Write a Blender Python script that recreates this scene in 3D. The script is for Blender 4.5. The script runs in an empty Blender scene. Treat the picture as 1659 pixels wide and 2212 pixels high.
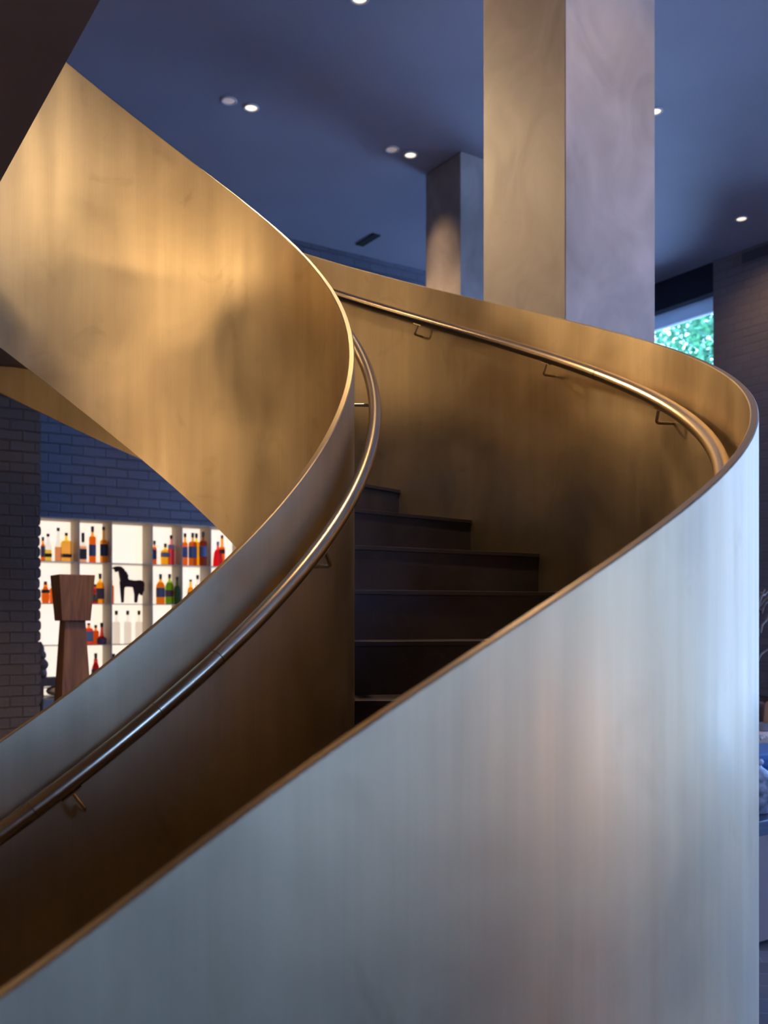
import bpy, bmesh, math, random
from mathutils import Vector, Matrix
random.seed(7)
sc = bpy.context.scene
COL = sc.collection
EYE = 1.6                      # camera height above the floor

# ------------------------------------------------------------------ camera
cam_d = bpy.data.cameras.new('camera')
cam = bpy.data.objects.new('camera', cam_d); COL.objects.link(cam)
cam.location = (0, 0, EYE); cam.rotation_euler = (math.pi/2, 0, 0)
cam_d.sensor_fit = 'HORIZONTAL'; cam_d.sensor_width = 36.0
cam_d.lens = 2073.7/1659*36
cam_d.shift_y = (1335.64-1106)/1659
cam_d.clip_start = 0.02; cam_d.clip_end = 200
cam_d.dof.use_dof = True; cam_d.dof.focus_distance = 2.75; cam_d.dof.aperture_fstop = 5.0
sc.camera = cam
# ------------------------------------------------------------------ view, world
sc.view_settings.view_transform = 'Standard'; sc.view_settings.look = 'None'
sc.view_settings.exposure = 0.0; sc.view_settings.gamma = 1.0
sc.view_settings.use_curve_mapping = False
try:
    sc.cycles.use_denoising = True
    sc.cycles.denoiser = 'OPENIMAGEDENOISE'
    sc.cycles.sample_clamp_indirect = 6.0
    sc.cycles.sample_clamp_direct = 0.0
    sc.cycles.max_bounces = 10
    sc.cycles.caustics_reflective = False; sc.cycles.caustics_refractive = False
    sc.cycles.blur_glossy = 0.5
except Exception: pass
SKY = (0.30, 0.54, 1.28); SKY_STRENGTH = 15.5
w = bpy.data.worlds.new('sky'); sc.world = w; w.use_nodes = True
bg = w.node_tree.nodes['Background']
bg.inputs['Color'].default_value = (*SKY, 1); bg.inputs['Strength'].default_value = SKY_STRENGTH
# sunlight on the street outside (comes over the roof of the building)
sun_d = bpy.data.lights.new('sun', 'SUN'); sun_d.energy = 54; sun_d.color = (.46, .68, 1.05); sun_d.angle = .01
sun = bpy.data.objects.new('sun', sun_d); COL.objects.link(sun)
sun.rotation_euler = Vector((.45, .30, -.84)).to_track_quat('-Z', 'Y').to_euler()

# building grid: A runs away to the left, B away to the right
A = Vector((-.545, .838, 0)); B = Vector((.838, .545, 0))
ROT = math.atan2(B.y, B.x)
def gp(a, b, z): return A*a + B*b + Vector((0, 0, z))
CEIL = 3.9 + EYE
CB, CR = 8.78, 8.73            # back wall plane (a), right wall plane (b)
AMIN, BMIN = -6.5, -8.5
MEZ_B, MEZ_Z = .582, 1.26 + EYE
def pix(u, v, a=None, b=None, Y=None):
    """grid coordinates of the place seen at a photograph pixel on a known plane"""
    r = (u-829.75)/2073.7
    if a is not None:
        b = a*(.545+.838*r)/(.838-.545*r)
    elif b is not None:
        a = b*(.838-.545*r)/(.545+.838*r)
    else:
        p = Vector((r*Y, Y, 0)); a = p.dot(A); b = p.dot(B)
    y = .838*a+.545*b
    return a, b, EYE+(1335.64-v)/2073.7*y

# ------------------------------------------------------------------ materials
def N(nt, t, **kw):
    n = nt.nodes.new(t)
    for k, v in kw.items(): setattr(n, k, v)
    return n
def mat(name, color=(.5,.5,.5), rough=.5, metal=0., spec=.5, emit=None, estr=1.):
    m = bpy.data.materials.new(name); m.use_nodes = True
    p = m.node_tree.nodes['Principled BSDF']
    p.inputs['Base Color'].default_value = (*color, 1)
    p.inputs['Roughness'].default_value = rough
    p.inputs['Metallic'].default_value = metal
    p.inputs['Specular IOR Level'].default_value = spec
    if emit:
        p.inputs['Emission Color'].default_value = (*emit, 1); p.inputs['Emission Strength'].default_value = estr
    return m
def noisy(m, c1, c2, scale=(1,1,1), nscale=3., detail=5., lo=.35, hi=.65, r1=None, r2=None, bump=0., bdist=.01, coord='Object', dist=0.):
    nt = m.node_tree; p = nt.nodes['Principled BSDF']
    tc = N(nt, 'ShaderNodeTexCoord'); mp = N(nt, 'ShaderNodeMapping'); mp.inputs['Scale'].default_value = scale
    no = N(nt, 'ShaderNodeTexNoise'); no.inputs['Scale'].default_value = nscale; no.inputs['Detail'].default_value = detail
    no.inputs['Distortion'].default_value = dist
    nt.links.new(tc.outputs[coord], mp.inputs['Vector']); nt.links.new(mp.outputs[0], no.inputs['Vector'])
    cr = N(nt, 'ShaderNodeValToRGB'); cr.color_ramp.elements[0].position = lo; cr.color_ramp.elements[1].position = hi
    cr.color_ramp.elements[0].color = (*c1, 1); cr.color_ramp.elements[1].color = (*c2, 1)
    nt.links.new(no.outputs['Fac'], cr.inputs['Fac']); nt.links.new(cr.outputs[0], p.inputs['Base Color'])
    if r1 is not None:
        mr = N(nt, 'ShaderNodeMapRange'); mr.inputs['From Min'].default_value = lo; mr.inputs['From Max'].default_value = hi
        mr.inputs['To Min'].default_value = r1; mr.inputs['To Max'].default_value = r2
        nt.links.new(no.outputs['Fac'], mr.inputs['Value']); nt.links.new(mr.outputs[0], p.inputs['Roughness'])
    if bump:
        bu = N(nt, 'ShaderNodeBump'); bu.inputs['Strength'].default_value = bump; bu.inputs['Distance'].default_value = bdist
        nt.links.new(no.outputs['Fac'], bu.inputs['Height']); nt.links.new(bu.outputs[0], p.inputs['Normal'])
    return m

def brass_sheet():
    """brushed bronze sheet: vertical brushing streaks, cloudy patina, a few stains"""
    m = mat('brushed_bronze_sheet', (.6,.46,.3), .42, 1.)
    nt = m.node_tree; p = nt.nodes['Principled BSDF']
    uv = N(nt, 'ShaderNodeUVMap')
    def noise(scale, ns, det, dist=0.):
        mp = N(nt, 'ShaderNodeMapping'); mp.inputs['Scale'].default_value = scale
        no = N(nt, 'ShaderNodeTexNoise'); no.inputs['Scale'].default_value = ns; no.inputs['Detail'].default_value = det
        no.inputs['Distortion'].default_value = dist
        nt.links.new(uv.outputs[0], mp.inputs['Vector']); nt.links.new(mp.outputs[0], no.inputs['Vector'])
        return no.outputs['Fac']
    def ramp(f, lo, hi, a, b):
        mr = N(nt, 'ShaderNodeMapRange'); mr.inputs['From Min'].default_value = lo; mr.inputs['From Max'].default_value = hi
        mr.inputs['To Min'].default_value = a; mr.inputs['To Max'].default_value = b
        nt.links.new(f, mr.inputs['Value']); return mr.outputs[0]
    def mixc(kind, f, a, b):
        mx = N(nt, 'ShaderNodeMix', data_type='RGBA', blend_type=kind)
        for s, v in ((mx.inputs['Factor'], f), (mx.inputs['A'], a), (mx.inputs['B'], b)):
            if isinstance(v, bpy.types.NodeSocket): nt.links.new(v, s)
            else: s.default_value = v if isinstance(v, float) else (*v, 1)
        return mx.outputs['Result']
    streak = noise((5, .30, 1), 2.6, 7)
    fine = noise((220, 2.5, 1), 1., 3)
    cloud = noise((1.3, 1.2, 1), 1.9, 5, .5)
    blot = noise((2.6, 2.2, 1), 2.1, 7, 1.1)
    c = mixc('MIX', ramp(cloud, .30, .70, 0., 1.), (.48,.375,.225), (.67,.52,.305))
    c = mixc('MULTIPLY', ramp(streak, .38, .62, 0., .22), c, (.62,.58,.52))
    c = mixc('MULTIPLY', ramp(blot, .60, .75, 0., .30), c, (.52,.50,.46))
    c = mixc('MULTIPLY', ramp(fine, .40, .60, 0., .10), c, (.7,.7,.7))
    nt.links.new(c, p.inputs['Base Color'])
    ad = N(nt, 'ShaderNodeMath', operation='ADD')
    nt.links.new(ramp(streak, .35, .65, .39, .45), ad.inputs[0]); nt.links.new(ramp(cloud, .32, .68, -.05, .07), ad.inputs[1])
    nt.links.new(ad.outputs[0], p.inputs['Roughness'])
    bu = N(nt, 'ShaderNodeBump'); bu.inputs['Strength'].default_value = .03; bu.inputs['Distance'].default_value = .02
    nt.links.new(streak, bu.inputs['Height']); nt.links.new(bu.outputs[0], p.inputs['Normal'])
    return m
M = {}
M['brass'] = brass_sheet()
M['rail'] = noisy(mat('brushed_bronze_tube', (.6,.45,.28), .25, 1.), (.58,.45,.29), (.64,.49,.31), (1,1,1), 3., 3.)
M['stone'] = noisy(mat('dark_stone', (.02,.016,.016), .4, 0, .4), (.035,.026,.025), (.085,.066,.064), (1,1,1), 4., 8., .3, .7, .34, .5)
def add_veins(m):
    nt = m.node_tree; p = nt.nodes['Principled BSDF']; src = p.inputs['Base Color'].links[0].from_socket
    tc = N(nt, 'ShaderNodeTexCoord'); no = N(nt, 'ShaderNodeTexNoise'); no.inputs['Scale'].default_value = 2.3; no.inputs['Detail'].default_value = 6; no.inputs['Distortion'].default_value = 1.4
    nt.links.new(tc.outputs['Object'], no.inputs['Vector'])
    ab = N(nt, 'ShaderNodeMath', operation='SUBTRACT'); ab.inputs[1].default_value = .5; nt.links.new(no.outputs['Fac'], ab.inputs[0])
    a2 = N(nt, 'ShaderNodeMath', operation='ABSOLUTE'); nt.links.new(ab.outputs[0], a2.inputs[0])
    mr = N(nt, 'ShaderNodeMapRange'); mr.inputs['From Max'].default_value = .006; mr.inputs['To Min'].default_value = .35; mr.inputs['To Max'].default_value = 0.
    nt.links.new(a2.outputs[0], mr.inputs['Value'])
    mx = N(nt, 'ShaderNodeMix', data_type='RGBA'); nt.links.new(mr.outputs[0], mx.inputs['Factor']); nt.links.new(src, mx.inputs['A']); mx.inputs['B'].default_value = (.10,.085,.07,1)
    nt.links.new(mx.outputs['Result'], p.inputs['Base Color'])
add_veins(M['stone'])
M['soffit'] = noisy(mat('dark_brown_plaster', (.05,.036,.034), .8), (.19,.145,.14), (.21,.16,.155), (1,1,1), 5.)
M['ceiling'] = noisy(mat('grey_ceiling_paint', (.16,.16,.19), .55), (.31,.30,.355), (.35,.34,.395), (1,1,1), .8, 4.)
M['plaster'] = noisy(mat('trowelled_taupe_plaster', (.35,.29,.25), .6), (.27,.225,.19), (.47,.40,.35), (1.2,1.2,.9), 2.6, 10., .28, .74, .45, .65, .15, .02, dist=.8)
def brick(name, c1, c2, mort, bump=.9, bw=.205, rh=.088, ms=.009):
    m = mat(name, c1, .75, 0, .35); nt = m.node_tree; p = nt.nodes['Principled BSDF']
    uv = N(nt, 'ShaderNodeUVMap'); no = N(nt, 'ShaderNodeTexNoise'); no.inputs['Scale'].default_value = 9; no.inputs['Detail'].default_value = 4
    nt.links.new(uv.outputs[0], no.inputs['Vector'])
    vm = N(nt, 'ShaderNodeVectorMath', operation='SCALE'); vm.inputs['Scale'].default_value = .016; nt.links.new(no.outputs['Color'], vm.inputs[0])
    va = N(nt, 'ShaderNodeVectorMath', operation='ADD'); nt.links.new(uv.outputs[0], va.inputs[0]); nt.links.new(vm.outputs[0], va.inputs[1])
    br = N(nt, 'ShaderNodeTexBrick'); br.inputs['Scale'].default_value = 1; br.inputs['Brick Width'].default_value = bw
    br.inputs['Row Height'].default_value = rh; br.inputs['Mortar Size'].default_value = ms; br.inputs['Mortar Smooth'].default_value = .8
    br.inputs['Color1'].default_value = (*c1, 1); br.inputs['Color2'].default_value = (*c2, 1); br.inputs['Mortar'].default_value = (*mort, 1)
    nt.links.new(va.outputs[0], br.inputs['Vector']); nt.links.new(br.outputs['Color'], p.inputs['Base Color'])
    n2 = N(nt, 'ShaderNodeTexNoise'); n2.inputs['Scale'].default_value = 30; n2.inputs['Detail'].default_value = 5; nt.links.new(uv.outputs[0], n2.inputs['Vector'])
    ma = N(nt, 'ShaderNodeMath', operation='MULTIPLY_ADD'); ma.inputs[1].default_value = -1.; nt.links.new(br.outputs['Fac'], ma.inputs[0])
    m3 = N(nt, 'ShaderNodeMath', operation='MULTIPLY'); m3.inputs[1].default_value = .5; nt.links.new(n2.outputs['Fac'], m3.inputs[0]); nt.links.new(m3.outputs[0], ma.inputs[2])
    bu = N(nt, 'ShaderNodeBump'); bu.inputs['Strength'].default_value = bump; bu.inputs['Distance'].default_value = .012
    nt.links.new(ma.outputs[0], bu.inputs['Height']); nt.links.new(bu.outputs[0], p.inputs['Normal'])
    return m
M['brick'] = brick('painted_brick', (.14,.148,.19), (.155,.162,.208), (.115,.12,.152))
M['brick_shaded'] = brick('shaded_painted_brick', (.105,.088,.084), (.12,.10,.095), (.08,.064,.058), .8)  # the pier's shade is put into this darker brick colour
M['brick_taupe'] = brick('taupe_painted_brick', (.20,.165,.16), (.225,.185,.178), (.185,.152,.147), .55)
M['wall'] = noisy(mat('warm_plaster_wall', (.3,.25,.2), .7), (.28,.23,.19), (.34,.28,.23), (1,1,1), 2.)
M['lintel'] = mat('black_blue_lintel', (.012,.013,.022), .5)
M['frame'] = mat('brightened_window_frame', (.6,.66,.74), .4)
nt = M['frame'].node_tree; p = nt.nodes['Principled BSDF']; tr = N(nt, 'ShaderNodeBsdfTranslucent'); tr.inputs['Color'].default_value = (.45,.48,.5,1)  # translucency added to brighten the pale strip below the lintel
mx = N(nt, 'ShaderNodeMixShader'); mx.inputs[0].default_value = .4; nt.links.new(p.outputs[0], mx.inputs[1]); nt.links.new(tr.outputs[0], mx.inputs[2]); nt.links.new(mx.outputs[0], nt.nodes['Material Output'].inputs[0])
M['black_frame'] = mat('black_window_frame', (.02,.02,.024), .4)
M['trimring'] = mat('white_trim_ring', (.7,.66,.62), .4)
M['lampglow'] = mat('lamp_lens', (.9,.85,.75), .4, emit=(1,.86,.66), estr=1.3)
M['lampoff'] = mat('lamp_reflector', (.8,.7,.62), .5, emit=(1,.82,.7), estr=.22)
M['vent'] = mat('grey_vent_metal', (.2,.17,.175), .5, .3)
M['dark'] = mat('dark_recess', (.012,.012,.014), .8)
def tiles():
    m = mat('slate_floor_tiles', (.05,.05,.06), .35, 0, .5); nt = m.node_tree; p = nt.nodes['Principled BSDF']
    tc = N(nt, 'ShaderNodeTexCoord'); mp = N(nt, 'ShaderNodeMapping'); mp.inputs['Rotation'].default_value = (0,0,-ROT+.7)
    nt.links.new(tc.outputs['Object'], mp.inputs['Vector'])
    br = N(nt, 'ShaderNodeTexBrick'); br.inputs['Scale'].default_value = 1; br.inputs['Brick Width'].default_value = .6; br.inputs['Row Height'].default_value = .15; p.inputs['Roughness'].default_value = .2
    br.inputs['Mortar Size'].default_value = .004; br.inputs['Color1'].default_value = (.085,.083,.095,1); br.inputs['Color2'].default_value = (.125,.12,.135,1); br.inputs['Mortar'].default_value = (.16,.16,.19,1)
    nt.links.new(mp.outputs[0], br.inputs['Vector']); nt.links.new(br.outputs['Color'], p.inputs['Base Color'])
    return m
M['floor'] = tiles()
def glass_pane():
    m = bpy.data.materials.new('window_glass'); m.use_nodes = True; nt = m.node_tree; nt.nodes.clear()
    o = N(nt, 'ShaderNodeOutputMaterial'); mx = N(nt, 'ShaderNodeMixShader'); t = N(nt, 'ShaderNodeBsdfTransparent'); g = N(nt, 'ShaderNodeBsdfGlossy')
    t.inputs['Color'].default_value = (.96,.99,.98,1); g.inputs['Roughness'].default_value = .02
    f = N(nt, 'ShaderNodeFresnel'); f.inputs['IOR'].default_value = 1.35
    nt.links.new(f.outputs[0], mx.inputs[0]); nt.links.new(t.outputs[0], mx.inputs[1]); nt.links.new(g.outputs[0], mx.inputs[2]); nt.links.new(mx.outputs[0], o.inputs[0])
    return m
M['glass'] = glass_pane()
_tint = {}
def tint(c):
    """thin bottle glass or spirit that lets the backlight through, coloured"""
    if c in _tint: return _tint[c]
    c0 = c; c = tuple(x**.42 for x in c)
    m = bpy.data.materials.new('bottle_glass'); m.use_nodes = True; nt = m.node_tree; nt.nodes.clear()
    o = N(nt, 'ShaderNodeOutputMaterial'); mx = N(nt, 'ShaderNodeMixShader'); t = N(nt, 'ShaderNodeBsdfTransparent'); g = N(nt, 'ShaderNodeBsdfPrincipled')
    t.inputs['Color'].default_value = (*c, 1); g.inputs['Base Color'].default_value = (*c, 1); g.inputs['Roughness'].default_value = .1
    mx.inputs[0].default_value = .10
    nt.links.new(t.outputs[0], mx.inputs[1]); nt.links.new(g.outputs[0], mx.inputs[2]); nt.links.new(mx.outputs[0], o.inputs[0])
    _tint[c0] = m; return m
_flat = {}
def flat(c, rough=.5, metal=0.):
    k = (c, rough, metal)
    if k not in _flat: _flat[k] = mat('painted_surface', c, rough, metal)
    return _flat[k]
M['glowpanel'] = mat('backlit_panel', (.85,.8,.72), .6, emit=(1., .86, .70), estr=.95)
M['shelfwhite'] = mat('beige_shelf_panel', (.55,.46,.37), .6, 0, .2)
M['shelfglass'] = mat('grey_shelf_edge', (.42,.37,.34), .3)
M['horse'] = noisy(mat('dark_bronze_figure', (.02,.014,.015), .7, 0, .2), (.055,.026,.024), (.075,.038,.034), nscale=12.)
def wood(name, c1, c2, ns=3.):
    m = noisy(mat(name, c1, .55), c1, c2, (9, 9, .7), ns, 7., .3, .7, .5, .65, .25, .006, dist=1.2); return m
M['wood'] = wood('aged_pine', (.13,.050,.020), (.29,.130,.050))
M['darkwood'] = wood('dark_wood', (.035,.02,.015), (.07,.04,.03))

# ------------------------------------------------------------------ helpers
class MB:
    def __init__(s): s.v = []; s.f = []; s.uv = None
    def add(s, vs, fs):
        n = len(s.v); s.v += [tuple(v) for v in vs]; s.f += [tuple(i+n for i in f) for f in fs]; return s
    def box(s, c, d, frame=None):
        """box centred at c with full sizes d; frame = (x axis, y axis) unit vectors"""
        x, y = frame if frame else (Vector((1,0,0)), Vector((0,1,0)))
        z = x.cross(y); c = Vector(c)
        vs = [c + x*(i*d[0]/2) + y*(j*d[1]/2) + z*(k*d[2]/2) for k in (-1,1) for j in (-1,1) for i in (-1,1)]
        return s.add(vs, [(0,2,3,1),(4,5,7,6),(0,1,5,4),(2,6,7,3),(1,3,7,5),(0,4,6,2)])
    def gbox(s, a0, a1, b0, b1, z0, z1):
        """box on the building grid"""
        vs = [gp(a, b, z) for z in (z0, z1) for a in (a0, a1) for b in (b0, b1)]
        return s.add(vs, [(0,1,3,2),(4,6,7,5),(0,4,5,1),(2,3,7,6),(1,5,7,3),(0,2,6,4)])
    def lathe(s, prof, c=(0,0,0), n=20, sq=1., ph=0.):
        """prof = [(radius, height)]; sq squashes the y direction; n=4 gives a square bottle"""
        c = Vector(c); vs = []; m = len(prof)
        for r, z in prof:
            for i in range(n):
                t = ph + 2*math.pi*i/n
                vs.append(c + Vector((r*math.cos(t), r*sq*math.sin(t), z)))
        fs = [(j*n+i, j*n+(i+1) % n, (j+1)*n+(i+1) % n, (j+1)*n+i) for j in range(m-1) for i in range(n)]
        fs.append(tuple(reversed(range(n)))); fs.append(tuple((m-1)*n+i for i in range(n)))
        return s.add(vs, fs)
    def tube(s, pts, r, n=12, radii=None, cap=True):
        pts = [Vector(p) for p in pts]; vs = []; prev = None
        for i, p in enumerate(pts):
            t = (pts[min(i+1, len(pts)-1)] - pts[max(i-1, 0)]).normalized()
            if prev is None:
                ref = Vector((0,0,1)) if abs(t.z) < .9 else Vector((1,0,0)); x = t.cross(ref).normalized()
            else: x = (prev - t*prev.dot(t)).normalized()
            prev = x; y = t.cross(x); rr = radii[i] if radii else r
            vs += [p + x*rr*math.cos(2*math.pi*k/n) + y*rr*math.sin(2*math.pi*k/n) for k in range(n)]
        m = len(pts)
        fs = [(j*n+i, j*n+(i+1) % n, (j+1)*n+(i+1) % n, (j+1)*n+i) for j in range(m-1) for i in range(n)]
        if cap: fs += [tuple(reversed(range(n))), tuple((m-1)*n+i for i in range(n))]
        return s.add(vs, fs)
    def build(s, name, m, parent=None, smooth=False, uv=None, origin=None, bevel=0., angle=35):
        me = bpy.data.meshes.new(name)
        o3 = Vector(origin) if origin is not None else None
        vs = s.v if o3 is None else [tuple(Vector(v)-o3) for v in s.v]
        me.from_pydata(vs, [], s.f); me.update()
        bm = bmesh.new(); bm.from_mesh(me); bmesh.ops.recalc_face_normals(bm, faces=bm.faces); bm.to_mesh(me); bm.free()
        if uv:
            l = me.uv_layers.new(name='UVMap')
            for lp in me.loops: l.data[lp.index].uv = uv(Vector(s.v[lp.vertex_index]))
        if smooth:
            for p in me.polygons: p.use_smooth = True
            me.set_sharp_from_angle(angle=math.radians(angle))
        me.materials.append(m)
        o = bpy.data.objects.new(name, me); COL.objects.link(o)
        if o3 is not None: o.location = o3
        if parent is not None:
            o.parent = parent
            if o3 is None: o.location = -parent.matrix_basis.translation if False else (0,0,0)
        if bevel:
            b = o.modifiers.new('bevel', 'BEVEL'); b.width = bevel; b.segments = 2; b.limit_method = 'ANGLE'
        return o
def tag(o, label=None, cat=None, group=None, kind=None):
    if label: o['label'] = label
    if cat: o['category'] = cat
    if group: o['group'] = group
    if kind: o['kind'] = kind
    return o
def empty(name, loc=(0,0,0), rz=0, label=None, cat=None, group=None):
    o = bpy.data.objects.new(name, None); COL.objects.link(o); o.location = loc; o.rotation_euler = (0,0,rz)
    o.empty_display_size = .1
    return tag(o, label, cat, group)
def wallbox(mb, a0, a1, b0, b1, z0, z1): return mb.gbox(a0, a1, b0, b1, z0, z1)
uvA = lambda v: (v.dot(A), v.z)      # for walls that run along A
uvB = lambda v: (v.dot(B), v.z)      # for walls that run along B
uvAB = lambda v: (v.dot(A)+v.dot(B), v.z)

# ------------------------------------------------------------------ the room shell
FLOOR = MB().gbox(AMIN-.3, CB+.6, BMIN-.3, CR+.3, -.2, 0).build('floor', M['floor']); tag(FLOOR, kind='structure')
C = MB().gbox(AMIN-.3, CB+.6, BMIN-.3, CR+.3, CEIL, CEIL+.3).build('ceiling', M['ceiling']); tag(C, kind='structure')
tag(MB().gbox(AMIN, CB, BMIN, MEZ_B, MEZ_Z, MEZ_Z+.367).build('ceiling_mezzanine', M['soffit']), kind='structure')
# right wall with tall windows; openings in a
WIN = [(6.83, 8.62), (3.9, 4.8), (1.5, 2.8), (-2.2, -.8)]
WZ0, WZ1 = .08, 3.57+EYE
m_ = MB(); edges = [AMIN-.3] + sum([[a, b] for a, b in sorted(WIN)], []) + [CB+.3]
for i in range(0, len(edges), 2): m_.gbox(edges[i], edges[i+1], CR, CR+.3, 0, CEIL)
for a, b in WIN: m_.gbox(a, b, CR, CR+.3, 0, WZ0)
tag(m_.build('wall_right', M['brick_taupe'], uv=uvA), kind='structure')
m_ = MB()
for a, b in WIN: m_.gbox(a, b, CR+.02, CR+.3, WZ1, CEIL)
tag(m_.build('trim_1', M['lintel']), kind='structure')
for i, (a, b) in enumerate(WIN):
    r = MB()
    z0, z1 = WZ0, WZ1; t = .16
    r.gbox(a, b, CR+.14, CR+.22, z1-t, z1).gbox(a, b, CR+.14, CR+.22, z0, z0+.06)
    f = r.build('window_%d' % (i+1), M['frame']); tag(f, kind='structure')
    j = MB().gbox(a, a+.05, CR+.14, CR+.22, z0+.06, z1-t).gbox(b-.05, b, CR+.14, CR+.22, z0+.06, z1-t)
    if i: j.gbox((a+b)/2-.025, (a+b)/2+.025, CR+.14, CR+.22, z0+.06, z1-t)
    j.build('mullion', M['black_frame'], f)
    MB().gbox(a+.05, b-.05, CR+.175, CR+.185, z0+.06, z1-t).build('pane', M['glass'], f)
    ld = bpy.data.lights.new('daylight_portal', 'AREA'); ld.shape = 'RECTANGLE'; ld.size = b-a; ld.size_y = z1-z0
    ld.cycles.is_portal = True
    lo = bpy.data.objects.new('daylight_portal', ld); COL.objects.link(lo)
    lo.location = gp((a+b)/2, CR+.29, (z0+z1)/2); lo.rotation_euler = (-B).to_track_quat('-Z', 'Z').to_euler()
# front wall behind the camera, with unseen windows shaped for daylight on the metal
FW = [(1.2, 2.3), (3.6, 4.7), (6.2, 8.0)]; FZ0 = 1.75
m_ = MB(); edges = [BMIN-.3] + sum([[a, b] for a, b in FW], []) + [CR+.3]
for i in range(0, len(edges), 2): m_.gbox(AMIN-.3, AMIN, edges[i], edges[i+1], 0, CEIL)
for a, b in FW: m_.gbox(AMIN-.3, AMIN, a, b, 0, FZ0).gbox(AMIN-.3, AMIN, a, b, WZ1, CEIL)
tag(m_.build('wall_front', M['wall'], uv=uvB), kind='structure')
for i, (a, b) in enumerate(FW):
    z0, z1 = FZ0, WZ1
    f = MB().gbox(AMIN-.2, AMIN-.12, a, b, z1-.1, z1).gbox(AMIN-.2, AMIN-.12, a, b, z0, z0+.06).build('window_%d' % (i+5), M['frame']); tag(f, kind='structure')
    MB().gbox(AMIN-.165, AMIN-.155, a, b, z0+.06, z1-.1).build('pane', M['glass'], f)
    ld = bpy.data.lights.new('daylight_portal', 'AREA'); ld.shape = 'RECTANGLE'; ld.size = b-a; ld.size_y = z1-z0
    ld.cycles.is_portal = True
    lo = bpy.data.objects.new('daylight_portal', ld); COL.objects.link(lo)
    lo.location = gp(AMIN-.28, (a+b)/2, (z0+z1)/2); lo.rotation_euler = A.to_track_quat('-Z', 'Z').to_euler()
tag(MB().gbox(AMIN-.3, CB+.6, BMIN-.3, BMIN, 0, CEIL).build('wall_left', M['wall'], uv=uvA), kind='structure')
# back wall with the lit bar niche
NB0, NB1, NZ0, NZ1 = pix(40, 0, a=CB)[1], pix(640, 0, a=CB)[1], .75, pix(90, 1115, a=CB)[2]
m_ = MB().gbox(CB, CB+.5, BMIN-.3, NB0, 0, CEIL).gbox(CB, CB+.5, NB1, CR+.3, 0, CEIL)
m_.gbox(CB, CB+.5, NB0, NB1, NZ1, CEIL).gbox(CB, CB+.5, NB0, NB1, 0, NZ0)
tag(m_.build('wall_back', M['brick'], uv=uvB), kind='structure')
# shade-coloured brick pier standing in front of it, with the rough edge of its courses
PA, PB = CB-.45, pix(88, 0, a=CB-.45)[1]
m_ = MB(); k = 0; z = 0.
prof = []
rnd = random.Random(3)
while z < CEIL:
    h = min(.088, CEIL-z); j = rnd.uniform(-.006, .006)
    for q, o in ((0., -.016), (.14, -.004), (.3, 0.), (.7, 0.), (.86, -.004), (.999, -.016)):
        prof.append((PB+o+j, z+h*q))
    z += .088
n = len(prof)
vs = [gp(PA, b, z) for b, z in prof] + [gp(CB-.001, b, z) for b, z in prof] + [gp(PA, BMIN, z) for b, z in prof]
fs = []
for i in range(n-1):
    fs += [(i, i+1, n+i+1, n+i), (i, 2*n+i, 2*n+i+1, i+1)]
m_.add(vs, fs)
tag(m_.build('wall_pier', M['brick_shaded'], uv=uvB), kind='structure')

# plastered columns
def column(a0, b0, s, label):
    """square column whose near corner stands at grid place (a0, b0)"""
    o = MB().gbox(a0, a0+s, b0, b0+s, 0, CEIL-.001).build('square_column', M['plaster'], bevel=.006)
    o['label'] = label; o['category'] = 'column'; return o
Yc = 4.38; c1 = Vector((.1893*Yc, Yc, 0)); column(c1.dot(A), c1.dot(B), .136*Yc, 'thick taupe plastered column rising right behind the spiral staircase')
a2, b2, _ = pix(995, 327, Y=3.9*2073.7/(1335.64-327)); column(a2, b2, .50, 'smaller plastered column seen further back, left of the thick column')

# air vent high on the right wall
va, _, vz = pix(1598, 562, b=CR)
va2 = va-1.1
v = empty('air_vent', gp((va+va2)/2, CR, vz), 0, 'narrow grey slotted air vent high on the taupe brick wall', 'vent')
MB().gbox(va2, va, CR-.012, CR, vz-.075, vz+.075).build('frame', M['vent'], v).location = -v.location
sl = MB()
for i in range(56):
    a = va2+.03+i*(1.04/56); sl.gbox(a, a+.007, CR-.0135, CR-.006, vz-.055, vz+.055)
sl.build('slats', M['dark'], v).location = -v.location
# slot in the ceiling
sa, sb, _ = pix(806, 504, Y=3.9*2073.7/(1335.64-504)); sa2, sb2, _ = pix(775, 527, Y=3.9*2073.7/(1335.64-527))
tag(MB().gbox(sa, sa2+.02, sb, sb+.09, CEIL-.012, CEIL-.001).build('slot_diffuser', M['dark']), 'short dark slot diffuser in the blue ceiling near the back wall', 'vent')

# ------------------------------------------------------------------ ceiling downlights
def downlight(u, v, label, lit, energy, aim=None, spot=1.2, color=(1,.70,.42)):
    Y = 3.9*2073.7/(1335.64-v); p = Vector(((u-829.75)/2073.7*Y, Y, CEIL))
    t = empty('ceiling_downlight', p, 0, label, 'downlight', 'recessed ceiling downlights')
    r = MB().lathe([(.062,-.001),(.062,-.006),(.056,-.010),(.047,-.008),(.045,-.002)], n=28).build('trim_ring', M['trimring'], t, smooth=True)
    MB().lathe([(.045,-.0015),(.030,-.004),(.0,-.006)] if False else [(.045,-.002),(.030,-.005),(.004,-.006)], n=24).build('lens', M['lampglow'] if lit else M['lampoff'], t, smooth=True)
    if energy:
        d = bpy.data.lights.new('downlight_lamp', 'SPOT'); d.energy = energy; d.color = color; d.spot_size = spot; d.spot_blend = 1.0; d.shadow_soft_size = .05
        o = bpy.data.objects.new('downlight_lamp', d); COL.objects.link(o); o.parent = t; o.location = (0,0,-.03)
        dirv = (Vector(aim)-p) if aim else Vector((0,0,-1))
        o.rotation_euler = dirv.to_track_quat('-Z', 'Y').to_euler()
    return t
downlight(495, 217, 'dim downlight, left one of the pair over the curved stair top', False, 60)
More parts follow.
